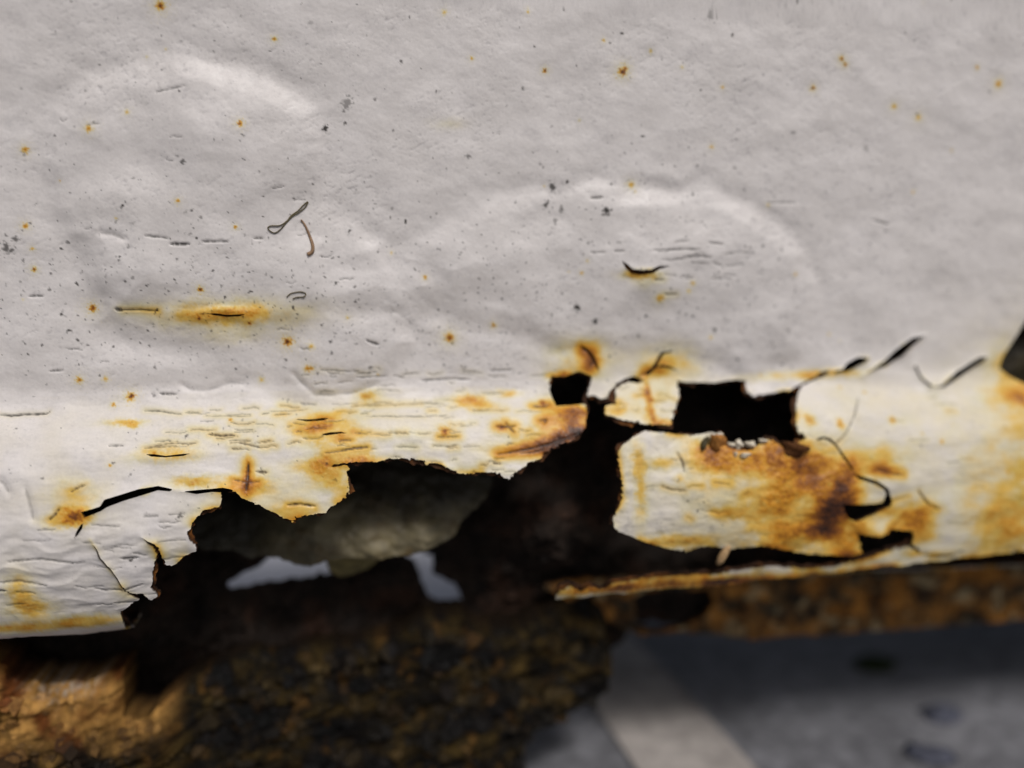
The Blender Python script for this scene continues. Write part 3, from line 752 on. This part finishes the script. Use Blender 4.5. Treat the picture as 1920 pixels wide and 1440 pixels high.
def re_col(x, z):
    n = fbm(x * 0.08, z * 0.14, 5, 180, 0.6)[:, None]
    st = np.clip(0.85 + 0.45 * fbm(x * 0.12 + z * 0.05, z * 0.06, 3, 182), .4, 1.2)[:, None]
    c = lin(138, 128, 100)[None] * (0.75 + 0.8 * n) * st
    o = sstep(0.0, 0.5, fbm(x * 0.14, z * 0.2, 4, 185, 0.6))[:, None] * 0.7
    c = c * (1 - o) + o * lin(92, 74, 42)[None]
    r = sstep(374, 383, z + 6 * fbm(x * 0.12, z * 0.16, 4, 188))[:, None] * 0.85  # dark upper part: shade of the cavity painted into the colour
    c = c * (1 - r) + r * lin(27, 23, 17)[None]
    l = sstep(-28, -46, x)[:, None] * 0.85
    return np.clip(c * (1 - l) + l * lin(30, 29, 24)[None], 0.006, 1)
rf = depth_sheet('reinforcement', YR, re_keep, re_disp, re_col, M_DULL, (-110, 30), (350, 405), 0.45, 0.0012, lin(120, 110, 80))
rf['label'] = 'grey-green curved metal strip inside the big hole'
YT = 0.016
tab = XZ([(606,1040),(640,1035),(705,1030),(712,1048),(690,1066),(660,1076),(640,1082),(618,1072)], YT)
tb = depth_sheet('bent_tab', YT, lambda x, z: -poly_sdf(x, z, tab, 4.0), lambda x, z: 3.5 * sstep(366, 371, z) + 0.5 * fbm(x * .3, z * .3, 3, 190),
            lambda x, z: np.clip(lin(120, 108, 66)[None] * (0.9 + 0.8 * fbm(x * 0.3, z * 0.5, 4, 191)[:, None]), .01, 1), M_DULL, (-70, 0), (355, 380), 0.35, 0.001, lin(150, 140, 110))

# ------------------------------------------------------------------ seam flange under the lip, and the crumbling rusty lump
YF = 0.019
fl_out = XZ([(1020,1100),(1100,1085),(1300,1075),(1920,1040),(2500,1010),(2500,1165),(1920,1183),(1780,1190),(1700,1186),(1600,1196),(1500,1190),(1420,1200),(1340,1190),(1270,1186),(1200,1192),(1170,1180),(1110,1150)], YF)
fl_hole = XZ([(1186,1120),(1215,1108),(1330,1105),(1338,1130),(1320,1160),(1285,1174),(1230,1182),(1195,1172)], YF)
def fl_keep(x, z):
    d = -poly_sdf(x, z, fl_out, 8.0)
    d = d + np.where(np.abs(d) < 4, 0.8 * fbm(x * 0.35, z * 0.35, 4, 200), 0)
    return np.minimum(d, poly_sdf(x, z, fl_hole, 4.0) + 0.3 * fbm(x * 0.4, z * 0.4, 3, 201))
def fl_disp(x, z):
    return 1.4 * fbm(x * 0.1, z * 0.12, 4, 205, .6) + 0.8 * fbm(x * 0.6, z * 0.6, 3, 206)
def fl_col(x, z):
    n = fbm(x * 0.07, z * 0.10, 3, 210, .5); m = fbm(x * 0.12, z * 0.14, 4, 211, .6)
    v = np.clip(0.5 + 1.5 * n, 0, 1)[:, None]
    c = lin(58, 54, 42)[None] * (1 - v) + v * lin(184, 128, 56)[None]
    k = sstep(-0.05, 0.3, m)[:, None]
    c = c * (1 - 0.78 * k) + 0.78 * k * lin(30, 27, 24)[None]
    g = sstep(0.1, 0.45, fbm(x * 0.16, z * 0.16, 3, 213))[:, None]
    return np.clip(c * (1 - .75 * g) + .75 * g * lin(176, 160, 124)[None], .006, 1)
fg = depth_sheet('seam_flange', YF, fl_keep, fl_disp, fl_col, M_RUST, (15, XR), (325, 372), 0.5, 0.002, lin(60, 44, 30))
fg['label'] = 'mottled orange and grey seam flange below the lip'

YL = 0.012
lump_out = XZ([(-500,1150),(0,1196),(40,1204),(75,1232),(115,1246),(180,1246),(215,1236),(252,1222),(256,1250),(254,1300),(300,1298),(350,1262),(420,1238),(480,1212),(510,1216),(560,1210),(640,1205),(700,1196),(755,1182),(775,1165),(820,1150),(868,1150),(880,1170),(960,1178),(1010,1160),(1060,1130),(1110,1124),(1140,1160),(1168,1215),(1172,1248),(1150,1275),(1090,1306),(1040,1335),(1000,1352),(970,1385),(985,1440),(960,1520),(700,1700),(-500,1750)], YL + 0.0055)
def lump_keep(x, z):
    d = -poly_sdf(x, z, lump_out, 8.0)
    return d + np.where(np.abs(d) < 4, 0.9 * fbm(x * 0.3, z * 0.3, 4, 220, .6), 0)
def lump_disp(x, z):
    hd = -poly_sdf(x, z, lump_out, 12.0)
    u = x * 0.93 + z * 0.36; v = -x * 0.36 + z * 0.93
    t = 5.0 * fbm(u * 0.022, v * 0.085, 3, 225, .5) + 0.35 * noise(u * 0.12, v * 0.4, 228)
    fl = np.floor(t); ridge = (fl + sstep(0.0, 0.3, t - fl)) * 0.5
    return 5.0 * np.exp(-np.clip(hd, 0, 12) / 2.5) + 1.6 * ridge + 5.0 * np.abs(fbm(u * 0.05, v * 0.14, 3, 224, .5)) + 0.9 * fbm(u * 0.3, v * 0.6, 4, 226, .6) - 0.10 * np.clip(352 - z, 0, 60) - 9.0 * sstep(-58, -72, x)
wht = [(140,1272,34,14),(95,1258,20,10),(192,1250,10,16),(60,1240,8,6)]
WH = [(XZ([(a, b)], YL)[0], c * .15, d * .15) for a, b, c, d in wht]
def lump_col(x, z):
    n = fbm(x * 0.10, z * 0.14, 5, 230, .6); m = fbm(x * 0.35, z * 0.4, 4, 231, .65)
    v = np.clip(0.12 + 1.5 * n, 0, 1)[:, None]
    c = lin(24, 21, 14)[None] * (1 - v) + v * lin(84, 68, 34)[None]
    lo = sstep(-0.2, 0.4, fbm(x * 0.12, z * 0.12, 3, 233))[:, None]
    left = (sstep(-62, -70, x + 3 * n) * sstep(312, 330, z + 8 * n))[:, None]
    c = c * (1 - left) + left * ((lin(196, 150, 84)[None] * (1 - lo) + lo * lin(116, 68, 32)[None]) * (0.85 + 0.7 * m[:, None]))
    rd = (sstep(0.18, 0.45, fbm(x * 0.16, z * 0.16, 3, 234)))[:, None] * 0.7
    c = c * (1 - rd) + rd * 1.0 * lin(96, 70, 34)[None]
    k = sstep(0.05, 0.4, m)[:, None] * (1 - 0.6 * left)
    c = c * (1 - .6 * k) + .6 * k * lin(20, 16, 12)[None]
    dk = (sstep(-0.15, 0.35, fbm(x * 0.035, z * 0.06, 3, 236)) * sstep(-66, -58, x))[:, None]
    c = c * (1 - 0.6 * dk)
    for p, rx, rz in WH:
        q = ((x - p[0]) / rx) ** 2 + ((z - p[1]) / rz) ** 2
        a = (np.exp(-q) * sstep(-0.15, 0.35, fbm(x * 0.8, z * 0.8, 3, 238)))[:, None]
        c = c * (1 - a) + a * lin(205, 196, 184)[None]
    return np.clip(c, .005, 1)
lp = depth_sheet('corroded_seam', YL, lump_keep, lump_disp, lump_col, M_CRUST, (-190, 60), (286, 372), 0.5, 0.012, lin(34, 24, 15))
lp['label'] = 'crumbling brown rusted seam hanging under the sill'

# folded edge behind the notch at the end of the panel
jm = XZ([(1835,560),(2300,540),(2300,800),(1835,800)], 0.013)
jb = depth_sheet('door_jamb', 0.013, lambda x, z: -poly_sdf(x, z, jm, 6.0), lambda x, z: 2.0 * fbm(x * .1, z * .1, 3, 260) - 0.12 * (x - jm[0, 0]),
                 lambda x, z: np.clip(lin(62, 54, 36)[None] * (0.8 + 0.9 * fbm(x * .15, z * .15, 4, 261)[:, None]), .01, 1), M_DULL, (jm[0, 0] - 2, jm[0, 0] + 60), (380, 450), 0.8, 0.001, lin(60, 54, 40))
jb['label'] = 'dull olive edge seen in the notch at the end of the panel'

# unseen floor pan, added behind the sill to shade the ground under the vehicle
def pan_pos(x, y):
    return np.stack([x / 1000.0, y / 1000.0, 0.363 + 0.0006 * fbm(x * .05, y * .05, 2, 240)], 1), np.tile(np.array([0, 0, 1.0]), (len(x), 1))
fp = sheet(['unseen_floor_pan'], np.arange(XL - 200, XR + 200, 8.0), np.arange(31.0, 128.0, 6.0), lambda x, y: np.ones(x.shape), pan_pos,
           lambda x, y: np.clip(lin(40, 34, 28)[None] * (1 + 0.6 * fbm(x * .05, y * .05, 3, 241)[:, None]), .004, 1), M_RUST, sill, 0, lin(30, 25, 20))[0]

# loose scale on the rusty parts: too small and too many to count
def rust_scale(parent, n, xr, zr, y0, keep, disp, cols, size, seed):
    r = np.random.default_rng(seed)
    x = r.uniform(*xr, n * 4); z = r.uniform(*zr, n * 4)
    k = (keep(x, z) > 0.6) & (fbm(x * .08, z * .1, 3, seed) > -0.12); x, z = x[k][:n], z[k][:n]; n = len(x)
    P = np.stack([x / 1000, y0 + disp(x, z) / 1000, z / 1000], 1)
    sz = r.uniform(size[0], size[1], n) ** 1.0 * r.choice([0.6, 1.0, 1.6], n, p=[.5, .35, .15]) / 1000
    nrm = np.array([0, -1, 0.45]) + r.normal(0, 0.3, (n, 3)); nrm /= np.linalg.norm(nrm, axis=1)[:, None]
    t = np.cross(nrm, r.normal(0, 1, (n, 3))); t /= np.linalg.norm(t, axis=1)[:, None]; b = np.cross(nrm, t)
    V = []; S = 5
    for kk in range(S):
        a = 2 * math.pi * kk / S + r.uniform(-.4, .4, n); q = sz * r.uniform(.6, 1.2, n)
        V.append(P + t * (np.cos(a) * q)[:, None] + b * (np.sin(a) * q * 0.7)[:, None] + nrm * (sz * r.uniform(.1, .25, n))[:, None])
    for kk in range(S):
        V.append(V[kk] - nrm * (sz * 0.5)[:, None] + (P - V[kk]) * -0.12)
    V = np.stack(V, 1).reshape(-1, 3)
    base = np.arange(n)[:, None] * (2 * S)
    F = [base + np.arange(S)[None]]
    top = F[0]; sides = np.concatenate([base + np.array([[kk, kk + S, (kk + 1) % S + S, (kk + 1) % S]]) for kk in range(S)])
    flatv = np.concatenate([top.ravel(), sides.ravel()]); tot = [S] * n + [4] * len(sides)
    C = cols(x, z) * r.uniform(.6, 1.5, (n, 1))
    o = link('rust_scale', raw_mesh('rust_scale', V, flatv, tot, np.repeat(np.clip(C, .004, 1), 2 * S, 0), smooth=False), M_RUST, parent)
    o['kind'] = 'stuff'
    return o
rust_scale(lp, 1500, (-150, 60), (290, 360), YL, lump_keep, lump_disp, lump_col, (.7, 2.4), 11)
rust_scale(inner, 1800, (-120, 120), (335, 412), YI, inner_keep, inner_disp, inner_col, (.7, 2.0), 12)
rust_scale(fg, 700, (20, 200), (328, 362), YF, fl_keep, fl_disp, fl_col, (.4, 1.1), 13)

# ------------------------------------------------------------------ ground
def flat(name, P, z, mat, kind='structure', col=None):
    me = bpy.data.meshes.new(name); me.from_pydata([(p[0], p[1], z) for p in P], [], [tuple(range(len(P)))])
    o = link(name, me, mat); o['kind'] = kind
    return o
M_ASPH = material('worn_asphalt', 0.85, 0.3, bumps=((250, 0.5, 0.003, 4),), mottles=((26, 0.6, 1.25, 6, (1, 1, 1)), (160, 0.65, 1.3, 4, (1, 1, 1))), attr=False, base=(0.18, 0.179, 0.192))
M_LINE = material('worn_line_paint', 0.8, 0.3, bumps=((250, 0.4, 0.002, 4),), mottles=((30, 0.6, 1.12, 6, (1, 1, 1)), (120, 0.7, 1.1, 4, (1, 1, 1))), attr=False, base=(0.42, 0.38, 0.35))
M_DAYLIT = material('ground_painted_daylit', 0.85, 0.3, bumps=((150, 0.4, 0.002, 4),), mottles=((6, 0.85, 1.05, 5, (1, 1, 1)),), attr=False, base=(0.58, 0.58, 0.62))  # pale lavender tone carries the daylight on the ground behind
DAYLIT_Y = 0.132
flat('ground', [(-40, -30), (40, -30), (40, 60), (-40, 60)], GZ, M_ASPH)
g = [on_ground(np.array(px), np.array(py)) for px, py in ((1110, 1322), (1188, 1440), (1410, 1440), (1280, 1300))]
def ext(a, b, f): return a + (b - a) * f
l0, l1 = ext(g[1], g[0], 3.2), ext(g[0], g[1], 6.0)
r0, r1 = ext(g[2], g[3], 3.2), ext(g[3], g[2], 6.0)
flat('painted_line', [l0, l1, r1, r0], GZ + 0.0015, M_LINE)
flat('daylit_far_ground', [(-30, DAYLIT_Y), (30, DAYLIT_Y), (30, 30), (-30, 30)], GZ + 0.003, M_DAYLIT)  # added pale strip, coloured to stand in for daylit ground behind the gaps

# ------------------------------------------------------------------ small loose things
def tube(name, P, rad, mat, parent=None, sides=6):
    P = np.asarray(P); n = len(P); T = np.gradient(P, axis=0); T /= np.linalg.norm(T, axis=1)[:, None] + 1e-12
    V = []; F = []
    for i in range(n):
        a = np.cross(T[i], [0.1, -1, 0.2]); a /= np.linalg.norm(a); b = np.cross(T[i], a)
        r = rad[i] if np.ndim(rad) else rad
        for k in range(sides):
            q = 2 * math.pi * k / sides; V.append(tuple(P[i] + r * (math.cos(q) * a + math.sin(q) * b)))
    for i in range(n - 1):
        for k in range(sides):
            k2 = (k + 1) % sides; F.append((i * sides + k, i * sides + k2, (i + 1) * sides + k2, (i + 1) * sides + k))
    F.append(tuple(range(sides))[::-1]); F.append(tuple((n - 1) * sides + k for k in range(sides)))
    me = bpy.data.meshes.new(name); me.from_pydata(V, [], F)
    me.polygons.foreach_set('use_smooth', [True] * len(F))
    return link(name, me, mat, parent)

def on_panel(pairs, lift):
    q = PP(pairs); P, N = panel_pos(q[:, 0], q[:, 1]); return P + N * lift / 1000.0

def smooth_path(pts, n=40):
    p = np.array([pts[0]] + list(pts) + [pts[-1]], float); out = []
    m = len(pts) - 1; per = max(2, n // m)
    for i in range(1, len(p) - 2):
        t = np.linspace(0, 1, per, endpoint=False)[:, None]
        out.append(0.5 * (2 * p[i] + (p[i + 1] - p[i - 1]) * t + (2 * p[i - 1] - 5 * p[i] + 4 * p[i + 1] - p[i + 2]) * t ** 2 + (-p[i - 1] + 3 * p[i] - 3 * p[i + 1] + p[i + 2]) * t ** 3))
    return np.concatenate(out + [p[-1:]])

def tag(o, label, cat, group=None):
    o['label'] = label; o['category'] = cat
    if group: o['group'] = group
    return o

M_FIB = material('dry_plant_fibre', 0.6, 0.3, mottles=((800, 0.6, 1.2, 4, (1, 1, 1)),), attr=False, base=tuple(lin(104, 94, 66)))
M_FIB2 = material('brown_plant_fibre', 0.6, 0.3, mottles=((800, 0.6, 1.2, 4, (1, 1, 1)),), attr=False, base=tuple(lin(150, 120, 92)))
M_GRIT = material('white_grit', 0.4, 0.5, bumps=((1500, 0.3, 0.0003, 3),), mottles=((900, 0.75, 1.05, 4, (1, 0.95, 0.85)),), attr=False, base=tuple(lin(225, 215, 196)))
M_LEAF = material('dark_leaf', 0.6, 0.3, mottles=((700, 0.6, 1.3, 4, (1, 1, 1)),), attr=False, base=tuple(lin(66, 58, 32)))
M_STRAW = material('pale_splinter', 0.7, 0.3, mottles=((700, 0.6, 1.2, 4, (1, .9, .8)),), attr=False, base=tuple(lin(196, 164, 122)))

p = smooth_path([(577,378),(568,386),(560,395),(547,405),(540,414),(527,423),(510,424),(505,429),(516,437),(527,431),(538,418),(549,406),(562,398),(573,388),(578,379)], 70)
tag(tube('looped_fibre', on_panel(p, 0.25), 0.00014, M_FIB), 'dark looped plant fibre stuck to the big blister', 'fibre')
p = smooth_path([(565,412),(573,423),(582,443),(588,460),(587,472),(579,477)], 30)
tag(tube('curved_fibre', on_panel(p, 0.25), np.interp(np.linspace(0, 1, len(p)), [0, .6, 1], [.00016, .0004, .0005]), M_FIB2), 'thick brown curved fibre just below the dark looped one', 'fibre')
p = smooth_path([(541,556),(549,549),(566,546),(576,549),(573,555),(560,556),(552,559)], 30)
tag(tube('thin_fibre', on_panel(p, 0.2), 0.00012, M_FIB), 'thin pale curled hair near the ochre crack', 'fibre')
p = [(1313,846),(1315,840),(1318,832),(1322,825),(1326,820)]
o = tube('leaf_fragment', on_panel(p, 0.6), np.array([.0002, .0008, .001, .0007, .0002]), M_LEAF); tag(o, 'small dark leaf fragment on top of the torn flap', 'leaf')
p = [(1342,1052),(1347,1044),(1352,1035),(1358,1026),(1364,1018)]
o = tube('splinter', on_panel(p, 0.9), np.array([.0006, .0011, .0012, .0009, .0003]), M_STRAW); tag(o, 'pale splinter sticking out below the torn flap', 'splinter')

def blob(name, c, r, mat, seed, squash=(1, 1, 1), amp=0.25):
    rr = random.Random(seed); V = []; F = []; n, m = 10, 7
    off = [rr.uniform(0, 6.28) for _ in range(6)]
    for j in range(m + 1):
        th = math.pi * j / m
        for i in range(n):
            ph = 2 * math.pi * i / n
            d = Vector((math.sin(th) * math.cos(ph), math.sin(th) * math.sin(ph), math.cos(th)))
            k = 1 + amp * (math.sin(3 * d.x + off[0]) * math.sin(2.5 * d.y + off[1]) + 0.6 * math.sin(5 * d.z + off[2] + 2 * d.x))
            V.append((c[0] + r * k * d.x * squash[0], c[1] + r * k * d.y * squash[1], c[2] + r * k * d.z * squash[2]))
    for j in range(m):
        for i in range(n):
            i2 = (i + 1) % n; F.append((j * n + i, (j + 1) * n + i, (j + 1) * n + i2, j * n + i2))
    me = bpy.data.meshes.new(name); me.from_pydata(V, [], F); me.polygons.foreach_set('use_smooth', [True] * len(F))
    return link(name, me, mat)
for k, (px, py, r, sq) in enumerate([(1367,834,5.5,(1.2,1,.8)),(1382,833,8,(1,1,1)),(1404,833,7,(1.3,1,.8)),(1428,826,5,(1.6,1,.6)),(1392,852,6,(1.7,1,.6)),(1374,850,4,(1,1,1.1))]):
    c = on_panel([(px, py + 8)], 0.2)[0]
    tag(blob('grit_bead', c + np.array([0, 0.0004, 0.0009]), r * 0.00015, M_GRIT, 40 + k, sq, 0.4), ('white grit bead in the rusty notch above the torn flap, ' + ('first', 'second', 'third', 'last')[k] + ' of the upper row') if k < 4 else ('larger', 'smaller')[k - 4] + ' of two low white grit beads under the upper row in the notch', 'bead', 'white beads in the notch')
M_CRUMB = material('rust_crumb', 0.85, 0.2, bumps=((900, 0.7, 0.0008, 5),), mottles=((500, 0.4, 1.3, 6, (1, .8, .6)),), attr=False, base=tuple(lin(176, 122, 62)))
M_CRUMB2 = material('dark_rust_crumb', 0.85, 0.2, bumps=((900, 0.7, 0.0008, 5),), mottles=((500, 0.4, 1.3, 6, (1, .8, .6)),), attr=False, base=tuple(lin(92, 58, 30)))
tag(blob('rust_crumb', on_panel([(1341, 829)], 0.9)[0], 0.0024, M_CRUMB, 71, (.8, .6, 1.0), 0.45), 'tan rust crumb beside the dark leaf fragment on the flap', 'rust crumb')
tag(blob('rust_crumb', on_panel([(1488, 842)], 0.6)[0], 0.0026, M_CRUMB2, 72, (1.3, .6, .7), 0.5), 'dark brown rust crumb at the corner of the upper hole', 'rust crumb')
M_PEB = material('dark_pebble', 0.9, 0.2, bumps=((400, 0.5, 0.001, 4),), mottles=((200, 0.6, 1.3, 5, (1, 1, 1)),), attr=False, base=tuple(lin(84, 86, 98)))
M_MOSS = material('dark_moss', 0.95, 0.1, bumps=((900, 0.8, 0.002, 5),), mottles=((500, 0.5, 1.3, 5, (1, 1, 1)),), attr=False, base=tuple(lin(46, 54, 30)))
for px, py, r, m, nm, lb, ct in ((1765, 1342, 0.0085, M_PEB, 'pebble', 'flat dark pebble on the asphalt nearer the shadow edge', 'pebble'), (1745, 1418, 0.0075, M_PEB, 'pebble', 'flat dark pebble on the asphalt by the bottom of the picture', 'pebble'),
                                 (1640, 1248, 0.008, M_MOSS, 'moss_tuft', 'small dark green moss tuft in the shadow under the flange', 'moss')):
    q = on_ground(np.array(px), np.array(py))
    tag(blob(nm, q + np.array([0, 0, 0.0008]), r, m, px, (1, .7, .22), .3), lb, ct)
